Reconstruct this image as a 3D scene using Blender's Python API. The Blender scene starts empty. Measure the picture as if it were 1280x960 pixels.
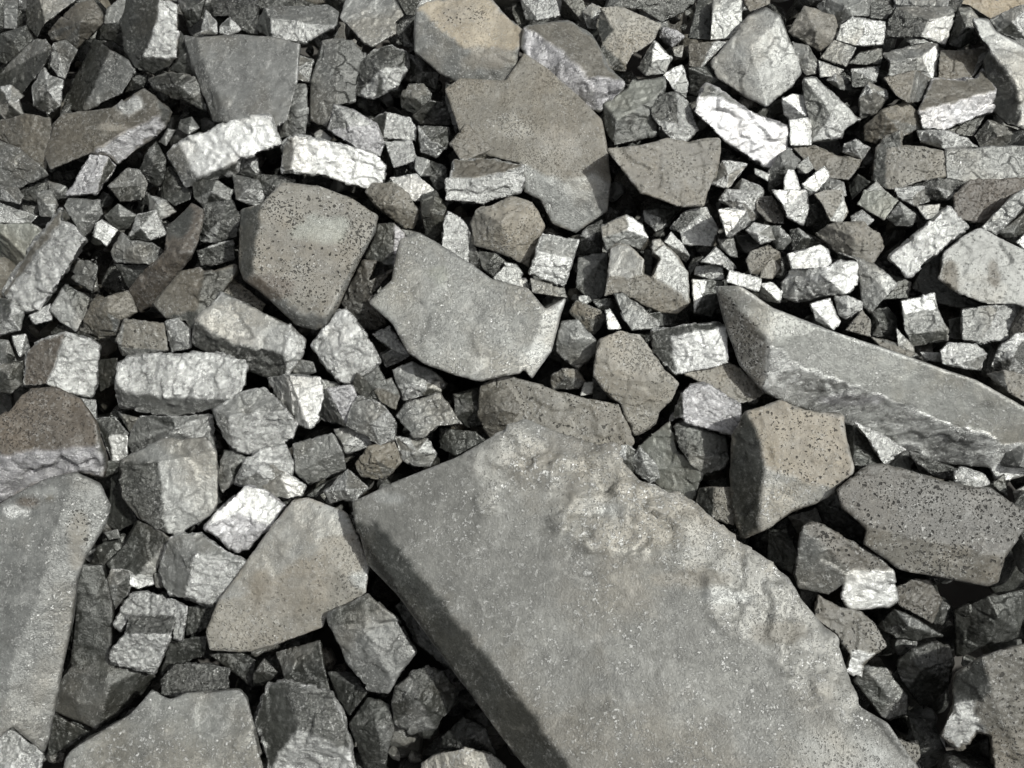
import bpy, bmesh, math, random, re
import numpy as np
from mathutils import Vector, Matrix
from mathutils.bvhtree import BVHTree
scene = bpy.context.scene
COL = scene.collection
rng = random.Random(7)

# ---------------- camera, sky, sun, exposure ----------------
PITCH = math.radians(50)          # camera looks down at the heap
SLOPE = math.radians(15)          # the heap rises away from the camera
CAM = Vector((0, 0, 1.9))
F = 1065.0                        # focal length in photo pixels (1280 wide)
cam_d = bpy.data.cameras.new('camera'); cam = bpy.data.objects.new('camera', cam_d)
COL.objects.link(cam); scene.camera = cam
cam.location = CAM; cam.rotation_euler = (math.pi/2 - PITCH, 0, 0)
cam_d.sensor_width = 36; cam_d.lens = 36 * F / 1280; cam_d.clip_end = 200; cam_d.clip_start = 0.05
RX = Vector((1, 0, 0)); UP = Vector((0, math.sin(PITCH), math.cos(PITCH))); BK = Vector((0, -math.cos(PITCH), math.sin(PITCH)))
SUN = (RX*0.50 + UP*0.30 + BK*0.81).normalized()   # towards the sun
el = math.asin(SUN.z); az = math.atan2(SUN.x, SUN.y)
world = bpy.data.worlds.new('World'); scene.world = world; world.use_nodes = True
wn = world.node_tree.nodes; wl = world.node_tree.links
sky = wn.new('ShaderNodeTexSky'); sky.sky_type = 'NISHITA'; sky.sun_disc = False
sky.sun_elevation = el; sky.sun_rotation = az; sky.dust_density = 4.0; sky.air_density = 1.2
hs = wn.new('ShaderNodeHueSaturation'); hs.inputs['Saturation'].default_value = 0.12
wl.new(sky.outputs[0], hs.inputs['Color']); wl.new(hs.outputs[0], wn['Background'].inputs['Color'])
wn['Background'].inputs['Strength'].default_value = 0.12
sd = bpy.data.lights.new('sun', 'SUN'); sun = bpy.data.objects.new('sun', sd); COL.objects.link(sun)
sd.energy = 4.2; sd.angle = math.radians(1.2); sd.color = (1.0, 1.0, 0.945)
sun.rotation_euler = SUN.to_track_quat('Z', 'Y').to_euler(); sun.location = (2, -1, 6)
scene.view_settings.view_transform = 'Standard'; scene.view_settings.look = 'None'
scene.view_settings.exposure = -0.05; scene.view_settings.gamma = 1.0

# ---------------- the heap's mean surface ----------------
PN = Vector((0, -math.sin(SLOPE), math.cos(SLOPE)))      # its normal
PP = CAM - BK*1.95                                       # the point the camera looks at
def plane_depth(u, v, off=0.0):
    """depth along the view axis at which pixel (u, v) meets the heap surface"""
    ray = RX*((u-640)/F) + UP*((480-v)/F) - BK
    return ((PP + PN*off) - CAM).dot(PN) / ray.dot(PN)
def place(u, v, Z):
    return CAM + (RX*((u-640)/F) + UP*((480-v)/F) - BK)*Z

# ---------------- numpy noise ----------------
def _h(i, j, k, s):
    n = (i.astype(np.int64)*374761393 + j.astype(np.int64)*668265263 + k.astype(np.int64)*2147483647 + s*1274126177) & 0xffffffff
    n = ((n ^ (n >> 13))*1274126177) & 0xffffffff
    return ((n ^ (n >> 16)) & 0xffff)/32767.5 - 1.0
_RM = [np.array(Matrix.Rotation(1.1+q*.9, 3, Vector((math.sin(q*2.1), math.cos(q*1.3), .5+.3*math.sin(q))).normalized())) for q in range(16)]
def noise(P, s=0):
    P = P @ _RM[s % 16]
    I = np.floor(P); f = P - I; f = f*f*(3-2*f); i, j, k = I[:, 0], I[:, 1], I[:, 2]; x, y, z = f[:, 0], f[:, 1], f[:, 2]
    r = 0
    for a in (0, 1):
        for b in (0, 1):
            for c in (0, 1):
                r = r + _h(i+a, j+b, k+c, s)*(x if a else 1-x)*(y if b else 1-y)*(z if c else 1-z)
    return r
def worley(P, s=0):
    """a tilted facet per jittered cell: height along a random direction from the cell's point"""
    I = np.floor(P); best = np.full(len(P), 9.0); val = np.zeros(len(P))
    for a in (-1, 0, 1):
        for b in (-1, 0, 1):
            for c in (-1, 0, 1):
                i, j, k = I[:, 0]+a, I[:, 1]+b, I[:, 2]+c
                Q = np.stack([i+.5+.4*_h(i, j, k, s+1), j+.5+.4*_h(i, j, k, s+2), k+.5+.4*_h(i, j, k, s+3)], 1)
                d = np.linalg.norm(P-Q, axis=1); m = d < best; D = P-Q
                t = D[:, 0]*_h(i, j, k, s+7) + D[:, 1]*_h(i, j, k, s+8) + D[:, 2]*_h(i, j, k, s+9) + .25*_h(i, j, k, s+5)
                best = np.where(m, d, best); val = np.where(m, t, val)
    return best, val

# ---------------- stone kinds and lit or shaded tones: colour, metal, pits, pale specks, roughness ----------------
MATS = {  # pale and dark codes also paint the lit and unlit faces of a stone
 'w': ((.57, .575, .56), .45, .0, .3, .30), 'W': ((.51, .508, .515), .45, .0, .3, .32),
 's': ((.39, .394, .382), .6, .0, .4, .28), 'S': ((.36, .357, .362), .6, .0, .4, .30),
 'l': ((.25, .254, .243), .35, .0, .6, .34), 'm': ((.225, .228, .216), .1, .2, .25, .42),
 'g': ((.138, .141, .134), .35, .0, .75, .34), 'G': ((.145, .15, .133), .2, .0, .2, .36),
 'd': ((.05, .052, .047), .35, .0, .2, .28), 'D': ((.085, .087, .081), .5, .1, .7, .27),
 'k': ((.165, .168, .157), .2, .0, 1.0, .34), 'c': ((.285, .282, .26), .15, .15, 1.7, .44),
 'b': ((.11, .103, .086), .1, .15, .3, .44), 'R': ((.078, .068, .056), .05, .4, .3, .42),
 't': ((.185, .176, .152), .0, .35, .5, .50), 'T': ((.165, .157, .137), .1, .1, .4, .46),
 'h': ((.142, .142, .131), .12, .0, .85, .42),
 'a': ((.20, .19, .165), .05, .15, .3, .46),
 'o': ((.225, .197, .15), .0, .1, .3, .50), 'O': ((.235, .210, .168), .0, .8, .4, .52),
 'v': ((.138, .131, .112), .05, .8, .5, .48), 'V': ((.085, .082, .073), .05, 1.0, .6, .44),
 'p': ((.30, .296, .304), .5, .0, .5, .32),
}

def stone_material():
    m = bpy.data.materials.new('ferroalloy_stone'); m.use_nodes = True
    N = m.node_tree.nodes; L = m.node_tree.links; B = N['Principled BSDF']
    def node(t, **k):
        n = N.new(t)
        for a, v in k.items(): setattr(n, a, v)
        return n
    def math_(op, a, b=None, c=None, clamp=False):
        n = node('ShaderNodeMath', operation=op, use_clamp=clamp)
        for i, x in enumerate((a, b, c)):
            if x is None: continue
            if isinstance(x, (int, float)): n.inputs[i].default_value = x
            else: L.new(x, n.inputs[i])
        return n.outputs[0]
    def tex(kind, vec, scale, **k):
        n = node(kind)
        for a, v in k.items():
            if a in ('feature', 'noise_type'): setattr(n, a, v)
            else: n.inputs[a].default_value = v
        n.inputs['Scale'].default_value = scale; L.new(vec, n.inputs['Vector']); return n
    def ramp(x, a, b, lo=0.0, hi=1.0):
        n = node('ShaderNodeMapRange'); n.inputs[1].default_value = a; n.inputs[2].default_value = b
        n.inputs[3].default_value = lo; n.inputs[4].default_value = hi; L.new(x, n.inputs[0]); return n.outputs[0]
    def mixc(blend, fac, a, b):
        n = node('ShaderNodeMix', data_type='RGBA', blend_type=blend)
        for s, x in ((0, fac), (6, a), (7, b)):
            if isinstance(x, (int, float)): n.inputs[s].default_value = x
            elif isinstance(x, tuple): n.inputs[s].default_value = (*x, 1)
            else: L.new(x, n.inputs[s])
        return n.outputs[2]
    tc = node('ShaderNodeTexCoord'); oi = node('ShaderNodeObjectInfo')
    off = node('ShaderNodeVectorMath', operation='SCALE'); off.inputs[0].default_value = (37.1, 19.7, 53.3); L.new(oi.outputs['Random'], off.inputs['Scale'])
    add = node('ShaderNodeVectorMath', operation='ADD'); L.new(tc.outputs['Object'], add.inputs[0]); L.new(off.outputs[0], add.inputs[1])
    P = add.outputs[0]
    ac = node('ShaderNodeAttribute', attribute_name='tone'); ak = node('ShaderNodeAttribute', attribute_name='surface')
    ag = node('ShaderNodeAttribute', attribute_name='gloss')
    sp = node('ShaderNodeSeparateXYZ'); L.new(ak.outputs['Vector'], sp.inputs[0]); metal, pit, speck = sp.outputs
    big = tex('ShaderNodeTexNoise', P, 9, Detail=5, Roughness=.6).outputs['Fac']
    mid = tex('ShaderNodeTexNoise', P, 45, Detail=6, Roughness=.7).outputs['Fac']
    fine = tex('ShaderNodeTexNoise', P, 260, Detail=3, Roughness=.7).outputs['Fac']
    # streaks along a per-stone direction
    rot = node('ShaderNodeVectorRotate', rotation_type='EULER_XYZ'); L.new(P, rot.inputs['Vector'])
    rv = node('ShaderNodeCombineXYZ'); L.new(math_('MULTIPLY', oi.outputs['Random'], 40.0), rv.inputs[0]); L.new(math_('MULTIPLY', oi.outputs['Random'], 97.0), rv.inputs[2]); L.new(rv.outputs[0], rot.inputs['Rotation'])
    st = node('ShaderNodeVectorMath', operation='MULTIPLY'); st.inputs[1].default_value = (1, 2.6, 2.6); L.new(rot.outputs[0], st.inputs[0])
    streak = tex('ShaderNodeTexNoise', st.outputs[0], 34, Detail=6, Roughness=.72, Distortion=1.6).outputs['Fac']
    v = math_('MULTIPLY', ramp(big, .3, .7, .74, 1.24), ramp(mid, .28, .72, .74, 1.24))
    v = math_('MULTIPLY', v, ramp(fine, .25, .75, .86, 1.14))
    col = mixc('MULTIPLY', 1.0, ac.outputs['Color'], v)
    # crystalline metal: dark and bright streaks
    ms = ramp(metal, .36, .55)
    col = mixc('MULTIPLY', ms, col, ramp(streak, .34, .60, .55, 1.20))
    # scuffed, dusty smears
    du = tex('ShaderNodeTexNoise', P, 26, Detail=7, Roughness=.78, Distortion=.8).outputs['Fac']
    col = mixc('MIX', math_('MULTIPLY', ramp(du, .52, .66), math_('MULTIPLY', ramp(speck, 0, 1, .04, .34), 1.0)), col, (.42, .42, .40))
    dk = tex('ShaderNodeTexNoise', P, 17, Detail=6, Roughness=.75, Distortion=.5).outputs['Fac']
    col = mixc('MULTIPLY', ramp(dk, .54, .70, 0, .55), col, (.45, .45, .43))
    # brown-olive oxide bloom
    ox = tex('ShaderNodeTexNoise', P, 5, Detail=4, Roughness=.6).outputs['Fac']
    col = mixc('MULTIPLY', math_('MULTIPLY', ramp(ox, .47, .62), math_('MULTIPLY', math_('SUBTRACT', 1.0, ms), .5)), col, (.92, .83, .71))
    # pale dust specks and grains, and sparkle glints painted into the colour
    g1 = ramp(tex('ShaderNodeTexNoise', P, 120, Detail=4, Roughness=.8).outputs['Fac'], .535, .60)
    g2 = ramp(tex('ShaderNodeTexNoise', P, 14, Detail=4, Roughness=.7).outputs['Fac'], .38, .62)
    sk = math_('MULTIPLY', math_('MULTIPLY', g1, g2), speck, clamp=True)
    col = mixc('MIX', math_('MULTIPLY', sk, .75), col, (.58, .58, .56))
    gl = tex('ShaderNodeTexVoronoi', P, 210, Randomness=1.0)
    gx = node('ShaderNodeSeparateColor'); L.new(gl.outputs['Color'], gx.inputs[0])
    glint = math_('MULTIPLY', math_('MULTIPLY', ramp(gx.outputs[0], .94, .96), ramp(gl.outputs['Distance'], .42, .2)), math_('MULTIPLY', math_('MULTIPLY', speck, .9), math_('MULTIPLY', g2, g2)), clamp=True)
    col = mixc('MIX', glint, col, (.74, .74, .72))
    # gas holes: bump, with the shade inside them painted near black
    wv = tex('ShaderNodeTexNoise', P, 60, Detail=2)
    warp = node('ShaderNodeVectorMath', operation='MULTIPLY_ADD'); warp.inputs[1].default_value = (.016, .016, .016); L.new(wv.outputs['Color'], warp.inputs[0]); L.new(P, warp.inputs[2])
    d1 = tex('ShaderNodeTexVoronoi', warp.outputs[0], 82, Randomness=1.0).outputs['Distance']
    d2 = tex('ShaderNodeTexVoronoi', warp.outputs[0], 185, Randomness=1.0).outputs['Distance']
    v1 = math_('ADD', d1, ramp(mid, .35, .65, .26, -.16)); v2 = math_('ADD', d2, ramp(big, .38, .62, .22, -.14)); h1 = ramp(v1, .15, .24, 1, 0); h2 = ramp(v2, .15, .27, 1, 0)
    hole = math_('MULTIPLY', math_('MAXIMUM', h1, h2), pit, clamp=True)
    col = mixc('MIX', math_('MULTIPLY', hole, .93), col, (.018, .017, .015))
    L.new(col, B.inputs['Base Color']); L.new(metal, B.inputs['Metallic'])
    r = math_('ADD', ag.outputs['Fac'], ramp(mid, .3, .7, -.09, .13)); r = math_('ADD', r, math_('MULTIPLY', hole, .3), clamp=True)
    L.new(r, B.inputs['Roughness'])
    # relief
    hgt = math_('ADD', math_('MULTIPLY', mid, .30), math_('MULTIPLY', fine, .17))
    hgt = math_('ADD', hgt, math_('MULTIPLY', math_('MULTIPLY', streak, ms), .5))
    hgt = math_('SUBTRACT', hgt, math_('MULTIPLY', hole, 1.8))
    hgt = math_('ADD', hgt, math_('MULTIPLY', sk, .25))
    bp = node('ShaderNodeBump'); bp.inputs['Strength'].default_value = 1.0; bp.inputs['Distance'].default_value = .0065
    L.new(hgt, bp.inputs['Height']); L.new(bp.outputs[0], B.inputs['Normal'])
    return m
STONE = stone_material()

MIX = {'g': 'ggglds', 'l': 'lllsg', 'd': 'dddDg', 'D': 'DDds', 's': 'sssg', 'w': 'wws', 'v': 'vvvg', 'b': 'bbbg', 't': 'tttT', 'W': 'WS', 'S': 'SSg'}
# ---------------- building one stone ----------------
TILT = {1: 16, 2: 38, 3: 60}
DIRS = {'1': (-.7, -.7), '2': (0, -1), '3': (.7, -.7), '4': (-1, 0), '5': (0, 0), '6': (1, 0), '7': (-.7, .7), '8': (0, 1), '9': (.7, .7)}
CH = '0123456789abcdefghijklmnopqrstuvwxyz'
tmp_me = bpy.data.meshes.new('tmp'); tmp = bpy.data.objects.new('tmp', tmp_me); COL.objects.link(tmp)
rem = tmp.modifiers.new('r', 'REMESH'); rem.mode = 'VOXEL'; rem.adaptivity = 0
report = []

def area2(p):
    return sum(p[i][0]*p[(i+1) % len(p)][1] - p[(i+1) % len(p)][0]*p[i][1] for i in range(len(p)))/2

def shape(px, faces, lv, seed):
    """solve the depth of every traced corner from the lean of its faces; returns closed mesh data in world space"""
    R = random.Random(seed)
    P = np.array(px, float); used = sorted({i for f, _, _, _ in faces for i in f})
    cu, cv = P[used].mean(0); Z0 = plane_depth(min(max(cu, -60), 1340), min(max(cv, -60), 1020))
    k = Z0/F; xy = np.stack([(P[:, 0]-cu)*k, -(P[:, 1]-cv)*k], 1); n = len(P); nf = len(faces)
    w_, h_ = np.ptp(P[used, 0])*k, np.ptp(P[used, 1])*k; size = math.sqrt(max(w_*h_, 1e-5)); mn = min(w_, h_)
    A = []; b = []
    for q, (f, d, t, mt) in enumerate(faces):
        dx, dy = DIRS[d]; tn = math.tan(math.radians(TILT[t]+R.uniform(-3, 3)))
        if d == '5': a0, b0 = R.uniform(-.12, .12), R.uniform(-.30, -.02)
        else: a0, b0 = -tn*dx, -tn*dy
        for i in f:
            r = np.zeros(n+3*nf); r[i] = 1; r[n+3*q] = -xy[i, 0]; r[n+3*q+1] = -xy[i, 1]; r[n+3*q+2] = -1; A.append(r); b.append(0)
        wt = .35*size
        for o, val in ((0, a0), (1, b0)):
            r = np.zeros(n+3*nf); r[n+3*q+o] = wt; A.append(r); b.append(val*wt)
    r = np.zeros(n+3*nf); r[used] = 1/len(used); A.append(r); b.append(0)
    z = np.linalg.lstsq(np.array(A), np.array(b), rcond=None)[0][:n]
    z = np.clip(z, -.9*size, .9*size)
    return z, Z0, size, mn

def inside(p, ring):
    r = False; j = len(ring)-1
    for i in range(len(ring)):
        if (ring[i][1] > p[1]) != (ring[j][1] > p[1]) and p[0] < (ring[j][0]-ring[i][0])*(p[1]-ring[i][1])/(ring[j][1]-ring[i][1])+ring[i][0]: r = not r
        j = i
    return r

def outline(faces, name):
    cnt = {}
    for f, *_ in faces:
        for i in range(len(f)):
            e = (f[i], f[(i+1) % len(f)]); cnt.setdefault(frozenset(e), []).append(e)
    nxt = {}
    for k_, es in cnt.items():
        if len(es) == 1:
            a, b = es[0]; nxt.setdefault(a, []).append(b)
    s = next(iter(nxt)); loop = [s]; cur = s
    while True:
        c = nxt.get(cur)
        if not c: report.append(name+' open'); return None
        cur = c[0]
        if cur == s: break
        loop.append(cur)
        if len(loop) > 80: report.append(name+' endless'); return None
    if len(loop) != len(nxt): report.append(name+' split outline')
    return loop

def stone(kind, lv, px, spec, label, seed, parent=None, spots=(), tonef=1.0):
    R = random.Random(seed)
    if spec[0] == '^':
        mt = spec[1]; n = len(px)-1
        if not inside(px[n], px[:n]): px = px + [tuple(np.mean(px, 0))]; n += 1
        faces = [((i, (i+1) % n, n), None, 1, mt) for i in range(n)]
        ring = px[:n]; pk = px[n]
        P = np.array(px, float)
        faces2 = []
        for f, _, _, m_ in faces:            # each facet leans away from the peak
            mx = (P[f[0]]+P[f[1]])/2 - P[n]; a = math.atan2(-mx[1], mx[0]); q = int(round(a/(math.pi/4))) % 8
            faces2.append((f, '69874123'[q], 2 if R.random() < .75 else 1, R.choice(MIX.get(m_, m_))))
        faces = faces2
    elif spec[0] == '*':
        faces = [(tuple(range(len(px))), spec[1], int(spec[2]), spec[3])]; n = len(px); ww = max(np.ptp([p[0] for p in px]), np.ptp([p[1] for p in px]))
        if n >= 5 and ww < 75 and R.random() < .8:       # broken stone: a second fracture plane
            i = R.randrange(n); j = (i + n//2) % n; i, j = min(i, j), max(i, j)
            A_ = tuple(range(i, j+1)); B_ = tuple(list(range(j, n))+list(range(0, i+1)))
            if abs(area2([px[q] for q in A_])) > abs(area2([px[q] for q in B_])): A_, B_ = B_, A_
            ca = np.mean([px[q] for q in A_], 0) - np.mean([px[q] for q in B_], 0); q = int(round(math.atan2(-ca[1], ca[0])/(math.pi/4))) % 8
            faces = [(B_, spec[1], int(spec[2]), spec[3]), (A_, '69874123'[q], R.choice((2, 2, 3)), R.choice(MIX.get(spec[3], spec[3])))]
    else:
        faces = []
        for a, d, t, mt in re.findall(r'([0-9a-zA-Z ]+?):(\d)(\d)(\w)', spec):
            faces.append((tuple(CH.index(c) for c in a.replace(' ', '').lower()), d, int(t), mt))
    # one winding for all
    faces = [(f if area2([px[i] for i in f]) > 0 else f[::-1], d, t, m_) for f, d, t, m_ in faces]
    loop = outline(faces, label)
    z, Z0, size, mn = shape(px, faces, lv, seed)
    lift = lv*.045 + .10*mn
    th = min(max(.75*mn, .05), .30)
    if loop is None: loop = list(dict.fromkeys(i for f, *_ in faces for i in f))
    if kind == 'c': lift = .135 + .012; th = .05
    V = []; lc = np.array([px[i] for i in loop], float).mean(0)
    for i, (u, v) in enumerate(px): V.append(place(u, v, Z0 - lift - z[i]))
    zl = min(z[i] for i in loop)
    def ring(sh, dep, flat):
        o = len(V)
        for i in loop:
            u = lc[0]+(px[i][0]-lc[0])*sh; v = lc[1]+(px[i][1]-lc[1])*sh
            zz = z[i]*(1-flat)+zl*flat
            V.append(place(u, v, Z0 - lift - zz + dep))
        return o
    r1 = ring(.985, th*.35, .1); r2 = ring(.78, th, .6)
    c = len(V); V.append(place(lc[0], lc[1], Z0 - lift - zl + th*1.05))
    bm = bmesh.new(); vs = [bm.verts.new(p) for p in V]
    orig = []
    def face(ids, mt):
        try: f = bm.faces.new([vs[i] for i in ids]); orig.append(mt); f.material_index = len(orig)-1
        except ValueError: pass
    for f, d, t, mt in faces: face(f, mt)
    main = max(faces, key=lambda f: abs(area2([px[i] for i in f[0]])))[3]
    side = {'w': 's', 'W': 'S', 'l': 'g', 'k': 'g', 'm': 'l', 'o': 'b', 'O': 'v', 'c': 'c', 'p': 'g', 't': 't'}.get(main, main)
    m_ = len(loop)
    for i in range(m_):
        j = (i+1) % m_
        face((loop[j], loop[i], r1+i, r1+j), side); face((r1+j, r1+i, r2+i, r2+j), side); face((r2+j, r2+i, c), side)
    bmesh.ops.recalc_face_normals(bm, faces=bm.faces)
    tri = bmesh.ops.triangulate(bm, faces=bm.faces[:])
    bm.to_mesh(tmp_me)
    fm = [f.material_index for f in bm.faces]
    tree = BVHTree.FromBMesh(bm)
    bm.free()
    vox = min(max(size/56, .0021), .0052)
    rem.voxel_size = vox
    dg = bpy.context.evaluated_depsgraph_get(); dg.update()
    me = bpy.data.meshes.new_from_object(tmp.evaluated_get(dg))
    n = len(me.vertices); co = np.empty(n*3); me.vertices.foreach_get('co', co); co = co.reshape(-1, 3)
    # colour and surface of the nearest traced face
    tone = np.empty((n, 4)); surf = np.empty((n, 3)); gloss = np.empty(n)
    jit = R.uniform(.84, 1.14)
    warpn = np.stack([noise(co*70, 1), noise(co*70, 2), noise(co*70, 3)], 1)*vox*1.5
    table = []
    for mt in orig:
        c_, me_, pi_, sp_, ro_ = MATS[mt]; j_ = jit*R.uniform(.86, 1.14)*(tonef if mt in 'gkdDlbvm' else 1); table.append((c_[0]*j_, c_[1]*j_, c_[2]*j_, 1, me_, pi_, sp_, ro_))
    table = np.array(table); idx = np.empty(n, int); q = co + warpn
    fn = tree.find_nearest
    near = co.copy()
    for i in range(n):
        idx[i] = fm[fn(q[i])[2]]
        near[i] = fn(co[i])[0]
    co = near
    if size > .9 and 'c' in orig:      # the crust's inner edge is ragged
        wq = near + np.stack([noise(near*9, 1)*.06+noise(near*30, 4)*.03, noise(near*9, 2)*.06+noise(near*30, 5)*.03, noise(near*9, 3)*0], 1)
        for i in range(n):
            if orig[idx[i]] in 'hc':
                j = fm[fn(wq[i])[2]]
                if orig[j] in 'hc': idx[i] = j
    T = table[idx]
    for (su, sv, ru, rv, mt) in spots:
        c3 = place(su, sv, Z0-lift); d = co - np.array(c3)
        x = d @ np.array(RX); y = d @ np.array(UP)
        rr = np.sqrt((x/(ru*Z0/F))**2 + (y/(rv*Z0/F))**2) + .35*noise(co*28, 11) + .18*noise(co*90, 12)
        a = np.clip((1.05-rr)/.25, 0, 1)[:, None]
        c_, me_, pi_, sp_, ro_ = MATS[mt]; T = T*(1-a) + a*np.array((*c_, 1, me_, pi_, sp_, ro_))
    # smooth the seams a little, then chip and roughen along the normals
    E = np.empty(len(me.edges)*2, int); me.edges.foreach_get('vertices', E); E = E.reshape(-1, 2)
    deg = np.bincount(E.ravel(), minlength=n)[:, None]
    def avg(X):
        S = np.zeros_like(X)
        for cidx in range(X.shape[1]):
            S[:, cidx] = np.bincount(E[:, 0], X[E[:, 1], cidx], n) + np.bincount(E[:, 1], X[E[:, 0], cidx], n)
        return S/np.maximum(deg, 1)
    cm = None
    if 'c' in orig and label.startswith('huge'):
        cm = np.array([m_ == 'c' for m_ in orig], float)[idx]
        for _ in range(4): cm = avg(cm[:, None])[:, 0]
    T = avg(T)
    soft = 2 if spec[0] == '^' else 1
    for _ in range(soft): co = co*.5 + avg(co)*.5
    me.vertices.foreach_set('co', co.ravel()); me.update()
    nr = np.empty(n*3); me.vertices.foreach_get('normal', nr); nr = nr.reshape(-1, 3)
    rough = T[:, 5:6]
    s = seed*3.17; met = T[:, 4]
    mm = np.sqrt(min(size, .35)/.12)
    sh = np.stack([noise(co*30+s, 31), noise(co*30+s, 32), noise(co*30+s, 33)], 1)*.25
    c1 = max(.24*min(size, .4), .018); c2 = c1*.38
    w1 = worley(co/c1+sh+s, 20)[1]*c1; w2 = worley(co/c2+sh*1.5+s, 40)[1]*c2
    cry = np.clip((met-.38)/.12, 0, 1); cast = np.clip((size-.12)/.25, 0, 1)*(1-cry)      # broad cast skins are smoother than broken stone
    disp = (w1*(.13+.04*cry) + w2*(.09+.12*cry))*(1-.86*cast)*(1-.55*np.clip((size-.3)/.3, 0, 1))
    disp += noise(co/(.32*size)+s, 5)*.010*min(size, .3)
    disp += ((.5-np.abs(noise(co*70+s, 6)))*.0014 + noise(co*140+s, 7)*.0008*(1+1.3*rough[:, 0]) + noise(co*260+s, 8)*.0004*(1+rough[:, 0]))*(.75-.5*cast)
    if cm is not None:
        e = noise(co*16+s, 9)*.009 + np.abs(noise(co*42+s, 10))*.011 + noise(co*100+s, 11)*.0035 + worley(co/.05+sh, 60)[1]*.03
        disp += cm*(.004+.42*e)
    if cm is None: disp = np.clip(disp, -.06*size, .03*size)
    # edges knocked bright and worn where the stones rub
    curv = ((co-avg(co))*nr).sum(1)/vox; curv = avg(np.repeat(curv[:, None], 1, 1))[:, 0]
    ed = np.clip((curv-.05)/.16, 0, 1)*np.clip(.55+1.1*noise(co*55+s, 51), 0, 1)
    lum = T[:, :3].mean(1); tgt = np.minimum(lum*1.9+.04, .62)
    f_ = (ed*.75)[:, None]; T[:, :3] = T[:, :3]*(1-f_) + f_*tgt[:, None]; T[:, 4] = np.maximum(T[:, 4], ed*.4)
    if kind == 'never':
        disp += noise(co*16+s, 9)*.012 + np.abs(noise(co*45+s, 10))*.010 + noise(co*100+s, 11)*.003
    co = co + nr*disp[:, None]
    org = np.array(place(lc[0], lc[1], Z0-lift+th*.5))
    if parent is not None: org = np.array(parent.location)
    me.vertices.foreach_set('co', (co-org).ravel())
    a = me.attributes.new('tone', 'FLOAT_COLOR', 'POINT'); t4 = T[:, :4].copy(); t4[:, 3] = 1; a.data.foreach_set('color', t4.ravel())
    a = me.attributes.new('surface', 'FLOAT_VECTOR', 'POINT'); a.data.foreach_set('vector', T[:, 4:7].ravel().copy())
    a = me.attributes.new('gloss', 'FLOAT', 'POINT'); a.data.foreach_set('value', T[:, 7].copy())
    me.materials.clear(); me.materials.append(STONE)
    me.shade_smooth() if hasattr(me, 'shade_smooth') else None
    name = {'r': 'rock', 's': 'flat_rock', 'b': 'rock_block', 'c': 'crust'}[kind]
    me.name = name; o = bpy.data.objects.new(name, me); COL.objects.link(o)
    if parent is None:
        o.location = org; o['label'] = label; o['category'] = {'r': 'rock', 's': 'stone slab', 'b': 'stone block'}[kind]
        o['group'] = {'r': 'broken rocks of the heap', 's': 'slabs of the heap', 'b': 'angular blocks of the heap'}[kind]
    else:
        o.parent = parent; o['label'] = label
    return o
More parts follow.
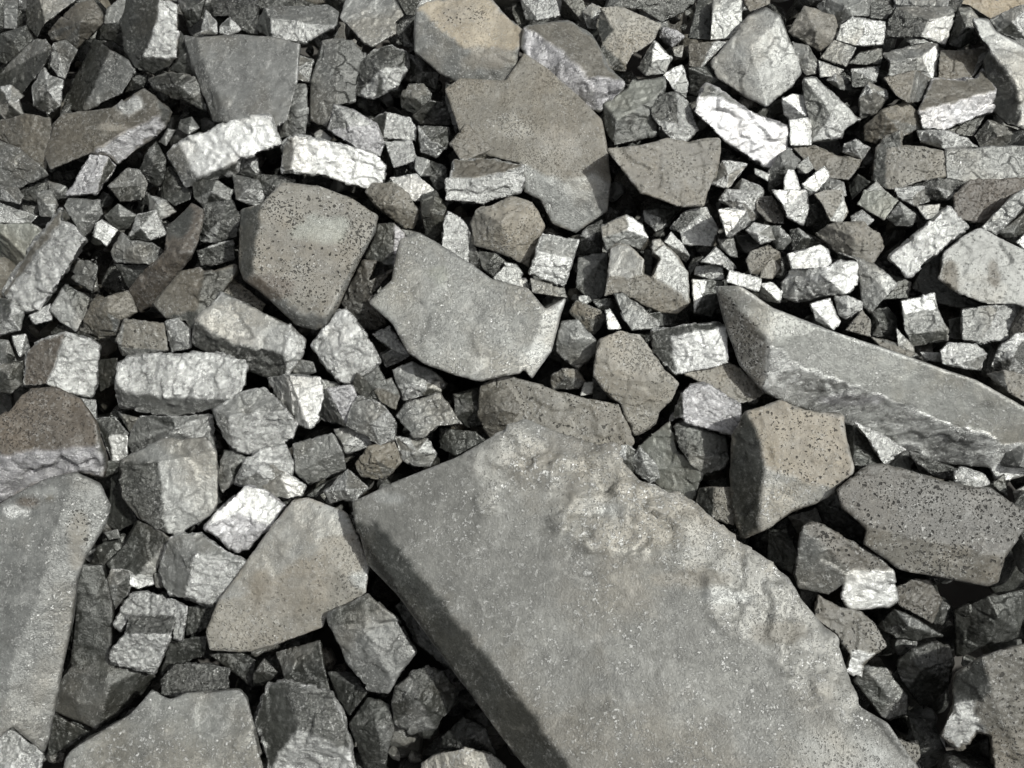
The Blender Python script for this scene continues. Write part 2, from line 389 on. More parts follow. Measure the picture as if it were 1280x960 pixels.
DATA = """
F
s|3|440,628 500,600 570,572 615,605 700,650 780,685 850,735 930,795 1000,845 1070,882 1110,905 1160,980 722,972 640,860 570,777 527,719 472,655 438,655 460,705 500,745 565,835 625,918 680,990 615,545 655,522 700,540 765,560 800,600 862,628 915,672 985,722 1003,755 1045,800 1062,850|0123456789abcdefgh:71h 0hgfedcmlkji:42d 2nopqrstuvwx9876543:91c|huge smooth grey slab filling the foreground, with a rough pale crust along its upper right
s|0|893,357 925,357 965,385 1035,412 1105,435 1180,462 1220,475 1290,515 1290,555 1250,553 1240,545 1160,520 1085,487 1000,458 960,425 925,385 1238,585 1180,580 1125,570 1070,535 1010,515 955,490 905,400 925,455 1290,592 1245,605|0123456789abcdef:11k aghijkledcb:22s 0feLnm:42V 89agpo:31s|long grey slab on the right with a pale violet streaked front edge
s|2|327,255 352,228 400,232 440,248 472,270 462,300 440,330 425,365 407,395 372,392 345,365 315,340 318,310 470,290 452,325 425,380 408,407 395,412 370,405 335,372 305,350 300,335 300,262|0123456789abc:51v 4defg8765:62g 8ghijkba9:22g 0cbklm:42d|large olive brown speckled slab left of the centre, six sided with grey rims
s|2|500,300 520,290 545,303 590,330 615,348 660,360 708,372 700,395 690,440 665,475 650,468 630,470 600,477 570,470 530,455 510,440 490,405 460,378 490,350 682,388 655,462|012345jkabcdefghi:51k 6789kj:61l|flat grey slab at the centre with a pointed left corner and pale sparkling specks
r|2|520,10 540,0 610,-6 625,12 655,40 650,60 645,85 632,125 600,115 550,92 518,65 600,72 560,45 535,20|012345bcd:81o 0dcb56789a:21g|large ochre topped rock at the top edge, right of the centre
s|0|556,112 575,98 632,100 655,66 684,84 716,112 752,150 760,190 765,225 760,265 720,292 690,280 675,250 655,240 650,205 610,195 575,170 700,225|012345678hefg:51b 89abcdeh:31g|wide brown weathered slab below the ochre topped rock, running down to a grey corner
s|2|655,35 680,28 710,25 740,45 752,65 760,85 780,100 782,112 750,140 720,130 690,105 665,80 651,60 738,95 700,62|0123456de:82b 0ed6789abc:21p|tilted slab with a violet blue tinted streaked face beside the ochre topped rock
s|3|-30,650 0,630 30,612 65,597 95,591 125,605 138,632 132,655 108,695 97,725 92,770 75,850 68,890 62,920 55,940 15,908 10,870 20,810 50,745 55,700 75,645 -30,950|01234kjihgfl:81g 456789abcdefghijk:61g|tall grey slab at the left edge with a rough rim and a white chip scar
r|2|88,937 105,925 140,905 162,892 190,862 215,874 232,866 250,865 300,860 310,870 322,927 335,990 75,990 80,950|0123456789abcd:81k|pale grey speckled boulder cut by the bottom left edge of the picture
s|1|365,625 385,620 435,640 440,650 462,705 458,742 410,768 405,785 350,805 310,815 262,813 257,790 275,750 300,715 330,672 400,690 330,735|012345f:81l e0fgcd:71l f56789abcg:51t|tan and grey slab with rippled patches, beside the left corner of the huge slab
r|1|750,425 775,412 800,418 815,440 832,465 848,480 840,500 825,515 820,530 793,545 775,505 760,495 742,470 745,440 790,475|012345ed:81t de56789abc:21t|pinkish tan lumpy rock between the centre slab and the white faced block
s|0|622,465 650,475 700,490 735,498 775,505 792,553 780,565 740,560 700,545 655,525 640,500 620,485|0123456789ab:51v|brown pitted slab tucked behind the crust of the huge slab
r|0|600,482 622,472 640,490 655,520 640,540 612,548 596,520 628,512|^b|dark brownish rock beside the pitted slab, left of it
T 0 0 0.72
b|0|20,45 90,50 85,150 20,140 25,-10 92,-10|0123:21l 4510:82g|small pale block in the very top left corner
r|0|140,-10 195,-10 400,-10 320,45 225,118 185,190 130,120|1234:51l 01456:42d|grey rock with a pale triangular face at the top left edge
r|0|0,170 130,130 170,200 95,270 30,320 -30,300 -30,170 70,210|^d|dark rock at the left edge below the pale corner block
r|1|380,20 470,0 515,75 505,130 385,245 330,200 260,205 235,170 290,110 400,110|^b|grey rock with an ochre brown stain near the top left
r|0|265,215 330,200 390,250 350,330 325,395 290,385 240,310 300,280|0127:51g 0 7 5 6:41s 7 2 3 4:31g 7 4 5:21s|chipped silvery lump below the ochre stained rock
s|0|-20,380 165,200 230,190 262,240 215,340 110,470 -20,480|0123:71g 03456:42d|long dark sloping prism near the left edge
r|0|215,330 250,380 320,400 300,530 245,570 165,530 160,440 240,450|^g|rough dark grey rock with shiny chips left of the deep shaded cleft
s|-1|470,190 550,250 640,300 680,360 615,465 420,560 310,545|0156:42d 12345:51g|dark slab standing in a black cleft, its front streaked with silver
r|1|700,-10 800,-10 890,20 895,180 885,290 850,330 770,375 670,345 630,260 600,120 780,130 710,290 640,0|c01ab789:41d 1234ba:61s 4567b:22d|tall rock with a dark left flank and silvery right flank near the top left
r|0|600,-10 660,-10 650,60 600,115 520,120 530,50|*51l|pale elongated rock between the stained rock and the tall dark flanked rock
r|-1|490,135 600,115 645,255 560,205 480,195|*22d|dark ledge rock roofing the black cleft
r|0|880,-10 1030,-10 1000,100 950,140 910,60 960,40|^d|dark rock wedged at the top edge left of the pale cone shaped stone
r|1|1030,50 1085,110 1085,175 1000,170 1050,140|^l|small pale cone shaped stone touching the top of a smooth grey slab
r|1|1150,85 1210,150 1140,182 1095,165 1100,130 1150,130|^s|small silvery stone lying on the top rim of a smooth grey slab
r|-1|1050,-10 1290,-10 1290,175 1215,155 1140,80 1070,80|*51D|dark greenish rock at the top edge behind the small silvery stone
s|1|990,190 1200,168 1390,190 1500,220 1490,410 1440,600 1380,640 1130,615 1100,500 1030,350 920,180 970,350 1060,612|0123456789:71l a0987cb:42g|smooth pale grey slab standing in the upper left with a darker left edge
r|0|900,150 960,260 985,400 850,350 880,220|^d|dark wedge to the left of the smooth pale slab, upper one
r|0|740,400 860,360 975,385 1010,450 1040,560 920,500 860,490 780,450 900,430|^d|dark cracked rock to the left of the smooth pale slab, lower one
s|1|270,620 320,570 560,545 720,440 780,480 800,580 640,650 450,770 250,850 220,770 830,640 700,740 590,830 545,780 860,560|0123456789:81b 5abcd76:31S 4ea5:62d|long rusty brown slab with a lilac grey lower edge in the upper left
r|0|-30,610 130,575 250,590 262,640 230,850 100,750 -30,680|*51b|brown stained rock at the left edge beside the long rusty slab
r|0|-30,690 100,745 230,850 245,875 100,940 -30,960 -30,830 90,830|0 1 2 7 6:71g 6 7 2 3 4 5:21g|grey veined rock at the left edge under the brown stained one
s|1|450,770 540,785 580,830 560,870 480,970 330,975 380,900|0145 6:51S 1234:62d|short lilac grey prism pointing down from the long rusty slab
r|0|780,705 835,800 820,900 790,935 740,910 700,850 730,760 770,820|^d|dark egg shaped stone left of the long white block
r|0|540,930 640,840 700,850 740,920 720,990 580,980|012345:51g|flat grey stone beneath the dark egg shaped one
b|1|890,710 1100,630 1250,588 1350,580 1410,720 1190,800 985,885 830,770 930,945 1190,860|0123456:51w 0687:41g 6598:22d|long white curved block lying under the smooth pale slab
r|-1|850,830 930,940 930,1000 800,1000 810,900 870,930|^d|dark stone under the left end of the long white curved block
r|0|900,600 960,585 1000,640 940,675 890,650 945,630|^g|small rough grey stone above the left end of the long white curved block
r|0|1190,750 1220,740 1290,790 1300,900 1190,870 1240,820|^g|small speckled stone under the right end of the long white curved block
r|0|1160,870 1290,900 1330,960 1300,1040 1180,1000 1230,950|^g|grey sparkling stone above the olive brown speckled slab
r|0|0,430 60,425 125,480 95,500 130,600 20,600 -30,520 50,520|^g|chipped grey stone at the left edge in the upper left
r|-1|650,380 740,370 720,440 620,465 680,410|^d|small dark stone squeezed above the long rusty slab
r|0|840,640 880,650 830,730 790,710 830,680|^l|tiny pale splinter beside the right tip of the long rusty slab
r|0|240,905 330,930 360,990 250,1000 290,960|^g|small grey stone left of the short lilac grey prism
r|-1|100,940 240,890 260,960 200,1010 120,1000 180,950|^d|dark stone in the hollow below the grey veined rock
T 320 0 0.85
b|1|190,670 370,710 600,770 650,830 630,950 560,950 350,880 175,855 130,720 130,865|01234567:31w 8079:41g|long bright white block with a thin dark band across its face
r|1|390,525 480,550 600,620 640,710 620,780 500,740 360,650 470,640|0127:81s 076:41g 723456:31S|silvery wedge with a faint lilac sheen just above the long bright white block
b|0|650,560 770,590 800,640 800,705 740,700 640,690 570,640 570,600|0125:51s 2345:31s 0567:42d|silvery cube right of the lilac sheen wedge, upper of two
b|0|640,710 780,700 805,800 690,840|*51s|silvery cube right of the lilac sheen wedge, lower of two
b|0|670,890 800,870 890,950 880,1010 720,1000|*81w|white stone just right of the lower end of the long bright white block
r|0|800,780 870,800 875,880 820,880 790,840|*51l|small pale stone between the white stone and the dark sparkling cube
b|0|810,630 970,635 960,740 900,790 820,760 870,700|^D|dark sparkling cube right of the two stacked silvery cubes
r|0|520,310 590,250 680,225 750,260 770,330 700,440 640,465 590,495 510,475 500,400 620,350|^D|dark rounded boulder with pale flaking patches in the shaded hollow
r|-1|720,480 760,420 840,420 880,470 860,560 800,575 730,540 800,490|^d|dark round stone with one bright glint in the shaded hollow
s|0|330,200 400,190 480,200 550,270 510,400 500,510 400,530 350,640 270,600 270,430|016789:41g 123456:61d|upright dark grey prism with two smooth faces meeting in a ridge
s|1|450,-10 690,-10 740,80 700,110 700,170 580,235 540,210 420,90|*81l|smooth pale grey slab at the top edge left of the ochre topped rock
r|0|700,110 790,90 795,245 740,230 700,170 740,160|^d|narrow dark stone between the smooth pale slab and the ochre topped rock
b|1|40,40 350,25 420,60 400,130 70,90 250,218 80,195 0,150|01234:82g 4356:31s 0467:42d|flat block with a bright chipped front near the top edge
r|0|120,310 200,270 290,300 270,410 200,400 200,340|^g|small dark stone with silver chips on the right edge of the smooth upper left slab
s|0|170,420 250,420 260,540 250,670 120,690 100,600 150,520 200,560|^g|upright rough grey stone left of the smooth two faced prism
r|-1|-10,-10 200,-10 330,30 120,45 -10,40|*51d|dark rock at the top edge behind the flat chipped block
r|-1|700,-10 820,-10 800,80 750,75|*51d|small dark stone at the top edge between the pale slab and the ochre topped rock
r|1|970,720 1050,620 1190,740 1190,810 1030,810|*51b|small brown diamond shaped stone left of the wide brown slab
r|0|950,410 1080,470 1080,560 1000,670 950,520 1030,520|^g|grey stone below the front of the ochre topped rock
b|1|970,890 990,800 1190,800 1340,830 1100,890 1345,900 1320,960 1130,1020 950,1000 945,900|01234:82b 04356789:31s|brown topped block with a pale striated front above the centre slab
r|-1|570,650 650,560 620,700 560,700|*42d|dark stone behind the stacked silvery cubes
r|0|290,670 320,645 380,690 370,712 300,700|*51l|tiny pale chip above the left end of the long bright white block
r|-1|870,800 950,830 960,930 900,960 860,880 910,870|^d|dark stone in the gap left of the brown topped block
r|0|-10,870 120,880 200,900 160,960 20,1000 -20,940 80,930|^D|rough dark stone under the long bright white block
r|-1|760,270 850,300 920,360 900,450 820,420 750,400 830,360|^d|black shaded stone between the dark rounded boulder and the ochre topped rock
r|-1|870,500 970,520 1000,600 960,630 820,620 780,580|*22d|black shaded stone above the dark sparkling cube
T 640 0
r|1|440,40 560,40 745,125 700,210 600,280 570,330 450,220 510,150 440,60 570,362 500,350 425,270 420,130|01234567:51t 6 59ab:31d 876c:42d|brown topped rock with a notched left side and smooth grey lower faces
r|2|710,200 800,290 760,370 670,380 630,340 700,310|015:61w 0534:41d 5123:31g|small white capped pyramid stone beside the notched brown rock
r|1|750,135 820,150 865,185 800,240 735,190 800,185|^S|small lilac grey stone right of the notched brown rock
r|0|800,235 860,225 850,290 810,280|*51g|tiny grey stone under the small lilac grey one
b|1|755,370 850,320 860,350 880,420 870,490 800,440|0125:81w 2345:31g|small block with a pitted white top strip
b|1|690,540 740,470 820,460 880,510 935,650 870,715 790,695 700,590 830,620|0128:71D 2348:61s 84567:31s 078:41D|twisted block with silvery edges above the tan rough rock
b|1|455,520 580,440 600,400 760,390 770,430 700,500 520,600 720,680 510,732 460,640|0123456:81G 65478:31d 0689:42d|greenish grey block with a striated top and dark front
b|0|40,-10 220,-10 240,80 130,102 70,100|*51s|silvery cube at the top edge right of the ochre topped rock
r|-1|250,-10 350,-10 380,60 350,110 240,85|*51d|dark stone at the top edge right of the silvery corner cube
r|0|350,60 400,15 450,40 430,150 380,140 400,80|^g|grey stone touching the left side of the notched brown rock
r|0|560,-10 940,-10 860,60 750,112 650,50 500,30|*31D|dark striped rock at the top edge with silvery streaks
b|0|930,-10 1010,-10 1000,200 880,192 910,80|*41d|dark narrow block left of a pale split block near the top edge
b|1|1005,-10 1150,-10 1150,120 1100,192 990,200 1000,70 1080,50|016 5:81l 6 12345:31l|pale split block near the top edge right of centre
b|0|880,215 1010,210 1092,205 1000,290 940,348 885,330|0145:41b 1234:31s|small brown and grey block under the pale split block
b|1|905,560 930,480 970,425 1070,470 1150,530 1290,600 1380,640 1390,740 1320,860 1270,840 1210,805 1060,700 1010,480|1 2345c:81g 1c56789ab0:31W|long white lilac block slanting down to the right in the upper right
r|0|1100,190 1180,80 1270,40 1340,80 1385,190 1430,290 1450,370 1400,440 1330,490 1280,540 1130,460 1020,390 990,310 1200,250|0123d:71l 3456d:61l 6789d:31l 9abc0d:41l|big pale grey boulder with flaky facets in the upper right
r|2|470,745 640,730 780,690 880,715 960,700 1040,690 1045,760 1020,880 975,960 960,1030 830,1035 640,960 560,860 510,800|*51t|tan rough slab with a ragged straight top edge, right of centre
r|0|990,920 1050,800 1180,820 1080,945 1080,870|^g|small grey stone just right of the tan rough slab
r|0|1090,960 1150,890 1260,940 1220,1000 1130,1010|*51g|small flat grey stone below and right of the tan rough slab
r|0|1210,840 1290,870 1280,910 1215,870|*51l|tiny pale stone below the lower end of the long white lilac block
r|-1|880,340 990,330 1040,400 950,450 890,460|*22d|dark stone in the shade left of the big pale boulder
r|-1|0,-10 45,-10 60,110 30,130 0,60|*51d|dark stone just left of the silvery corner cube
r|0|1160,-10 1290,-10 1290,20 1190,60 1160,20|*51b|tan stone at the top edge above the big pale boulder
r|-1|380,300 440,290 480,340 560,380 590,420 480,400|*51g|grey stone in the angle under the notched brown rock
T 960 0
b|1|70,490 120,470 190,480 200,590 110,600 80,570|*61w|small white cube right of the big pale boulder, upper of two
b|1|105,600 200,587 220,620 215,725 110,728|*51w|small white cube right of the big pale boulder, lower of two
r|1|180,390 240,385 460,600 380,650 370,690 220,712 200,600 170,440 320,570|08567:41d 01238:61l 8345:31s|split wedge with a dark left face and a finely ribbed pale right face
r|0|100,160 180,30 330,80 350,150 330,210 260,262 180,210 230,140|^T|ochre stained stone near the top edge in the upper right
r|0|240,30 300,-10 510,-10 505,80 420,80 350,130 280,90 400,40|^l|pale grey stone at the top edge above the ochre stained one
b|0|420,85 480,95 590,110 575,225 440,230 340,200 360,130 480,170|01756:51l 12347:61s 745:21l|pale block with a bright right corner under the pale top edge stone
b|0|330,200 440,240 390,335 260,290|*51g|small square grey stone below the ochre stained one
r|-1|400,320 460,260 570,240 570,325 480,325|*51d|dark stone below the block with the bright right corner
r|0|120,210 200,230 255,320 240,370 190,380 130,290 200,290|^g|grey knobbly stone between the big pale boulder and the ribbed wedge
r|0|250,300 380,350 350,385 260,385|*51l|thin pale stone pointing right above the ribbed wedge
b|0|415,345 560,330 540,410 500,430 420,440|*31D|small dark cube with silver top above the rounded pale stone
r|0|290,400 340,370 400,390 440,460 360,450 345,410|^l|small pale rounded stone left of the small dark cube
r|1|455,490 500,410 600,450 605,490 540,570 460,602 520,460|^l|rounded pale stone right of the ribbed wedge
b|0|575,270 800,210 850,220 770,285 610,310 845,380 815,402 700,380 600,380|01234:82g 2563:62w 43678:31g|block with a dark top and a thin bright white right edge
b|0|860,255 1110,245 1075,320 1010,402 920,405 850,390 1060,280|06345:51b 016:82b 1236:62w|brown block with a pale right end, beside the block with a white edge
b|0|640,35 910,30 940,70 880,232 770,185 590,185 600,100 800,100|0127:82g 07456:41D 7234:61w|striped dark block with a big white facet near the top right
r|0|620,-10 900,-10 900,35 700,30 640,25|*81l|thin pale stone at the top edge behind the striped block
r|-1|510,-10 620,-10 640,40 590,100 510,90|*51d|dark stone at the top edge left of the striped block
r|-1|900,-10 1300,-10 1300,20 1110,95 1000,25 950,20|*81o|dull brown ground like rock in the top right corner
r|0|1110,100 1230,40 1310,20 1310,225 1150,160 1220,110|^g|grey rock at the right edge near the top corner
s|1|1020,90 1100,100 1150,165 1280,230 1360,280 1360,680 1240,632 1270,560 1240,420 1105,245 1060,190 1200,622 1125,560 1075,310|0123456789a:61l 9876bcd:42d|big pale slab at the right edge with a dark triangular left flank
r|0|950,40 1010,35 1060,100 1060,185 960,240 900,230 990,130|^d|dark chipped rock between the striped block and the big pale slab at the right edge
b|1|580,390 740,350 820,400 820,500 700,515 640,480|*51b|brown topped stone resting on the left end of a bright fronted slab
s|0|750,555 820,400 1040,390 1075,340 1145,450 1120,560 1060,580 880,650 770,640|01234:82b 045678:31W|brown topped slab with a long bright silvery front in the upper right
r|0|480,630 570,550 690,505 760,570 770,640 670,680 580,680 540,720 480,700 600,590|^b|brown and silver rough stone left of the bright fronted slab
r|0|740,650 900,655 990,690 1050,735 880,745 760,710 870,690|^s|flat silvery stone below the bright fronted slab
r|-1|890,650 1050,575 1090,570 1030,680 980,680|*51d|dark stone under the right part of the bright fronted slab
r|-1|1030,680 1100,600 1280,660 1300,740 1060,735 1150,680|^d|dark rock under the big pale slab at the right edge
r|0|380,720 440,695 510,740 470,800 370,760 440,740|^s|small silvery stone below the ribbed wedge
r|0|120,735 230,725 350,780 470,800 450,840 400,900 300,890 230,850 160,780|*51b|brown flat stone in the upper right below the white cubes
r|0|0,860 60,770 100,740 160,800 140,840 80,900 20,970 0,950 80,820|^g|grey stone left of the brown flat stone
b|0|590,740 670,730 770,735 880,755 885,885 750,912 640,950 590,950 520,900 540,740 580,680 660,650|01234567:51v 9ab1078:41d|square tan pitted block with a dark left side
s|0|885,745 1090,735 1310,725 1310,900 1040,935 960,905 890,890|*51g|smooth grey slab at the right edge beside the square pitted block
r|1|80,900 100,845 130,850 170,960 150,1000 80,1000|*61w|narrow white stone in a cluster below the brown flat stone
r|0|140,830 200,780 230,840 190,870 150,865|*51g|small grey stone left of the narrow gap below the brown flat stone
b|1|170,920 280,830 312,880 240,960 190,985|*51w|white tilted stone in the cluster below the brown flat stone
r|0|250,930 300,890 380,910 390,980 260,990 330,940|^l|pale rounded stone right of the white tilted stone
r|0|480,960 540,905 590,960 560,1000|*51g|small grey stone left of the square pitted block's lower corner
r|0|720,930 850,890 990,910 960,960 900,1000 740,1000 850,940|^D|dark stone with silver flecks below the square pitted block
r|-1|400,930 450,870 510,910 420,1000|*42d|black shaded slab below the brown flat stone
r|0|880,-10 900,20 905,80 870,75 830,60 840,30|*51g|small grey knob on top of the striped block

T 0 240 0.85
b|1|300,150 370,165 430,240 300,440 190,590 130,600 20,530 190,290 310,80 180,240 10,500|01234567:51s 8076a9:41b|long silvery block slanting down to the left at the left edge, with a brown flank
r|0|320,70 340,30 500,40 515,110 450,200 420,230 380,170 420,110|^g|grey stone touching the top end of the long slanting silvery block
r|0|-40,160 150,155 210,190 130,330 50,420 -40,330|*51G|smooth greenish grey stone at the left edge beside the long slanting silvery block
r|0|-40,40 60,80 190,120 150,160 -40,152|*81s|silvery strip like stone at the left edge above the smooth greenish one
r|0|180,0 260,-10 290,60 270,130 200,120 230,60|^g|small grey stone above the greenish stone at the left edge
r|0|0,-30 90,-20 120,20 100,60 0,40|*51g|small worn grey stone at the left edge under the veined rock
b|1|510,140 590,190 535,270 465,220 480,160|*61s|small silvery square stone right of the long slanting silvery block
r|0|590,60 690,120 640,190 560,180 520,120 600,120|^d|small dark cube above the small silvery square stone
r|0|690,110 780,90 835,210 750,245 640,230 700,180|^D|dark grey stone left of the tall brown tapering rock
r|0|740,10 830,40 885,100 800,145 745,90 790,60|^g|grey stone with a pale edge above the tall brown tapering rock
r|0|550,-20 700,-30 710,40 600,50|*51d|dark stone above the small dark cube
r|-1|810,-30 970,-20 950,40 870,70 820,30|*51d|dark stone left of the big grey rock that borders the olive brown slab
s|1|840,170 960,50 1020,90 1010,180 970,300 880,430 820,490 760,580 700,605 660,540 650,490 720,400 830,300 900,300|^R|tall brown tapering rock in the left middle of the heap
r|0|550,300 610,195 640,240 760,255 830,300 790,365 720,360 570,352 690,290|^g|grey faceted stone left of the lower part of the tall brown tapering rock
r|-1|570,360 720,365 780,370 640,480 600,400|*21d|dark stone in the gap below the grey faceted stone
b|0|360,400 390,330 480,330 600,420 620,490 500,520 460,500 355,430 490,370|018 67:41g 128:82g 283456:61D|grey block with a dark right face, right of the long slanting silvery block
s|0|250,590 310,480 360,560 415,640 380,700 300,650 330,460 450,530 430,610|05432 1:51l 167832:61d|pale oblong stone with a dark right side below the grey and dark block
r|0|450,560 540,520 640,495 690,600 600,640 580,720 500,720 420,650 540,600|^b|dark stone with a brown patch below the grey and dark block
b|0|985,295 1100,250 1170,238 1175,340 1050,372 1005,368|012:81w 0 2345:21D|small wedge with a white top and sparkling dark front, left of the olive brown slab
b|1|625,635 820,655 840,790 700,812 610,822 580,740 605,780|0126 :51v 6 2345:22g 056:41g|square vesicular dark block just above the long pale block
b|1|825,645 890,630 950,680 960,780 860,800 840,740|^l|grey rounded stone right of the square vesicular dark block
r|0|1165,430 1290,530 1330,565 1270,600 1110,500|*51v|brown grey stone under the lower left edge of the olive brown slab
r|0|-30,530 60,540 125,600 100,690 0,720 -30,700 50,620|^g|grey stone at the left edge below the long slanting silvery block
b|0|60,720 130,710 150,780 100,825 75,780|*61s|tiny bright stone left of the block with a brown left face
r|0|140,620 250,560 260,640 170,665|*51s|small silvery stone under the lower end of the long slanting silvery block
r|0|-20,735 40,740 75,820 40,870 -20,870 30,800|^g|round grey stone at the left edge in the middle
b|1|130,800 200,740 330,705 450,730 500,770 485,960 460,1020 300,1000 230,960 120,970|01289:41R 234 567 8:61s|block with a smooth brown left face and sparkling silver right face
r|0|-30,870 60,850 120,840 110,960 60,1010 -30,1000 40,920|^d|smooth dark stone at the left edge left of the brown and silver block
r|0|1020,60 1160,40 1200,120 1185,225 1080,255 1000,250 1000,150 1100,140|^D|rough dark grey rock bordering the upper left of the olive brown slab
r|0|960,-60 1080,-60 1170,-10 1150,50 1020,80 970,30 1060,0|^g|grey rock above the rough dark one left of the olive brown slab
r|-1|1200,210 1280,220 1290,440 1220,430|*42d|narrow dark stone against the left edge of the olive brown slab
r|-1|290,660 420,700 500,740 380,740 250,710|*51d|dark stone above the brown and silver block
b|1|595,845 640,820 960,805 1060,800 1235,840 1225,960 1190,1040 900,1030 640,1010 580,960 1160,1070 880,1125 760,1100 600,1070|0123456789:71s 9876abcd:22g|long pale crystalline block with a darker underside in the left middle
r|-1|490,840 590,830 570,960 500,1000|*41d|black shaded stone left of the long pale crystalline block
T 320 240
b|1|610,160 690,155 750,210 735,320 690,378 550,330 600,220 690,250|0176 :71d 065:41d 67 45:21d 1 2347:61p|pinkish prism in the channel between the two big central slabs, upper one
b|0|540,340 600,345 690,385 560,540 660,655 600,690 520,675 450,590 430,560 560,450|^V|dark prism in the channel between the two big central slabs, lower one
b|1|410,585 450,590 540,690 620,850 490,960 420,950 330,850 275,765 330,700 400,800|01 2 98:71w 23459:61s 56789:41s|silvery block with a white band below the olive brown slab
b|0|580,710 670,670 770,820 650,880 620,810 680,790|0125:61s 2345:21g|small silvery block against the lower left edge of the flat central slab
b|0|680,890 780,845 900,905 960,960 900,1010 740,1040 700,960 800,960|^g|grey block under the bottom tip of the flat central slab, with a pale front
r|0|490,960 610,865 655,960 650,1060 560,1060 580,980|^d|dark stone below the silvery block with a white band
b|1|960,100 1010,120 1070,180 1060,370 930,320 935,160|*61s|upright bright sparkling block above the flat central slab
r|0|820,20 900,-10 955,80 940,120 925,265 850,240 830,120 880,100|^d|upright dark stone left of the upright bright sparkling block
r|0|550,0 580,-40 700,-45 760,10 820,100 790,190 740,180 620,90 680,60|^v|pinkish brown speckled stone between the olive brown slab and the upright dark stone
r|1|-310,640 -180,500 -80,540 40,610 160,660 250,740 235,820 160,920 80,940 -160,860 -320,760 140,800 -120,760|01234bc:81l b4567:61s 0cb789a:22D|angular grey rock with a dark pitted front below the olive brown slab
r|0|-140,450 -60,500 40,570 20,620 -40,590 -120,550|*51v|brown stone tucked under the bottom left corner of the olive brown slab
r|0|1060,180 1070,380 1130,400 1120,330 1090,260|*51g|grey sliver right of the upright bright sparkling block
r|0|1110,300 1200,300 1250,350 1190,430 1130,380 1170,340|^d|dark small stone in the gap above the flat central slab
r|0|1185,430 1240,370 1300,380 1320,470 1260,530 1200,460|*51l|small pale chipped stone at the upper right rim of the flat central slab
r|-1|700,180 850,210 930,270 780,240|*51g|grey stone peeking out above the pointed top of the flat central slab
r|0|80,925 160,915 260,930 250,1000 130,1010|*51l|small pale stone between the angular grey rock and the lilac patched stone
r|0|270,940 310,930 420,960 400,1000 300,1000|*51g|small grey stone under the silvery block with a white band
b|0|170,830 290,850 300,900 220,930 180,900|*31g|small grey slanted stone right of the angular grey rock
T 640 240
b|1|150,205 240,225 332,240 305,330 120,290 260,478 85,410|01234:81g 4356:31s|small block with a grey top and a sparkling front above the flat central slab
r|1|-210,150 -170,90 0,30 100,50 170,170 110,290 85,380 -20,320 -200,260 -60,150|^t|brown grained stone between the centre slab and the small sparkling fronted block
r|1|445,170 570,110 650,160 680,230 640,290 590,270 480,300 450,230 580,190|0187:81T 1238:61w 345678:21g|two toned stone with a bright right facet above the twin peaked boulder
r|-1|655,90 730,80 820,90 790,170 720,200 660,150 730,130|^D|dark sparkling stone in the gap below the tan rough slab
b|0|790,180 870,90 970,75 1030,190 1000,270 850,262 840,200 940,110|0176:41D 1 237:81l 6 7345:51s|silvery tan faceted stone below the tan rough slab
r|2|1030,85 1080,80 1170,95 1195,155 1090,228 1070,222|*61w|bright white angular stone right of the silvery tan faceted one
r|0|1030,40 1070,-10 1260,-10 1230,130 1195,150 1100,80 1150,50|^s|grey streaked stone behind the bright white angular one
r|1|1165,190 1210,150 1290,170 1320,240 1240,262 1230,210|^l|pale rounded stone right of the bright white angular one
b|1|1170,340 1190,300 1280,265 1340,300 1345,400 1270,420 1190,410|*51v|brown hexagonal stone with pale rim in the right middle
b|1|940,350 1020,275 1125,380 1090,400 1050,365|*61w|white pointed stone left of the brown hexagonal one
b|0|920,375 1000,360 1055,370 1060,440 1000,440 910,412|*41s|small grey stone under the white pointed one
r|0|1030,235 1110,230 1130,330 1090,320 1040,280|*61g|small grey stone above the white pointed one
r|-1|1110,220 1200,210 1240,270 1170,310 1130,300|*51d|black stone left of the pale rounded one
b|1|1085,390 1250,430 1235,500 1070,450|*51w|lilac white brick shaped stone above the left end of the long right slab
r|0|895,440 970,435 1060,450 1050,540 1000,625 910,605 960,500|0165:51w 123456:61d|stone with a white left side and dark right side touching the long right slab
r|0|795,200 850,260 888,320 870,352 800,290 760,250|*51s|small pale flake standing right of the twin peaked boulder
r|-1|900,330 960,320 930,370 890,420 880,380|*51d|dark stone in the gap right of the twin peaked boulder
b|-1|400,310 480,305 475,500 420,560 320,480 330,330|*52d|dark box like stone left of the twin peaked boulder
r|-1|370,180 450,140 450,300 330,330 340,220 400,240|^D|dark sparkling stone above the dark box like one
r|1|490,280 540,250 590,270 660,340 655,410 700,430 740,330 700,300 760,260 830,330 880,400 890,560 830,610 740,600 650,560 540,500 460,520 480,420 580,430 760,450|012 34ih:71l 89abj567:61l h i45jb cdefg:21t|twin peaked grey boulder with a brown grainy front just right of the centre
r|1|700,240 740,235 770,270 750,330 700,310|*51l|small pale knob on top of the twin peaked boulder
r|-1|660,290 710,290 700,430 650,400|*51d|dark wedge in the notch of the twin peaked boulder
r|0|285,600 320,540 440,590 475,640 410,718 330,650 380,630|^v|brownish stone left of the small white triangle, below the dark box like stone
b|1|465,590 490,585 550,685 480,690|*61w|small white triangular stone above the pinkish tan lumpy rock
b|1|510,510 550,505 655,580 740,655 730,682 600,692 560,640 640,600|0 127 6:71g 2 3 4 567:51l|grey stone with a pale right foot in front of the twin peaked boulder
r|0|330,520 380,515 400,545 370,565 330,545|*51l|tiny grey stone above the brownish stone near the dark box like one
r|0|400,540 490,530 510,580 470,600 430,580|^D|tiny dark flecked stone beside the small white triangle
r|1|220,740 250,650 330,638 420,740 432,790 330,892 220,800 320,720|^l|rounded pale grey stone right of the flat central slab
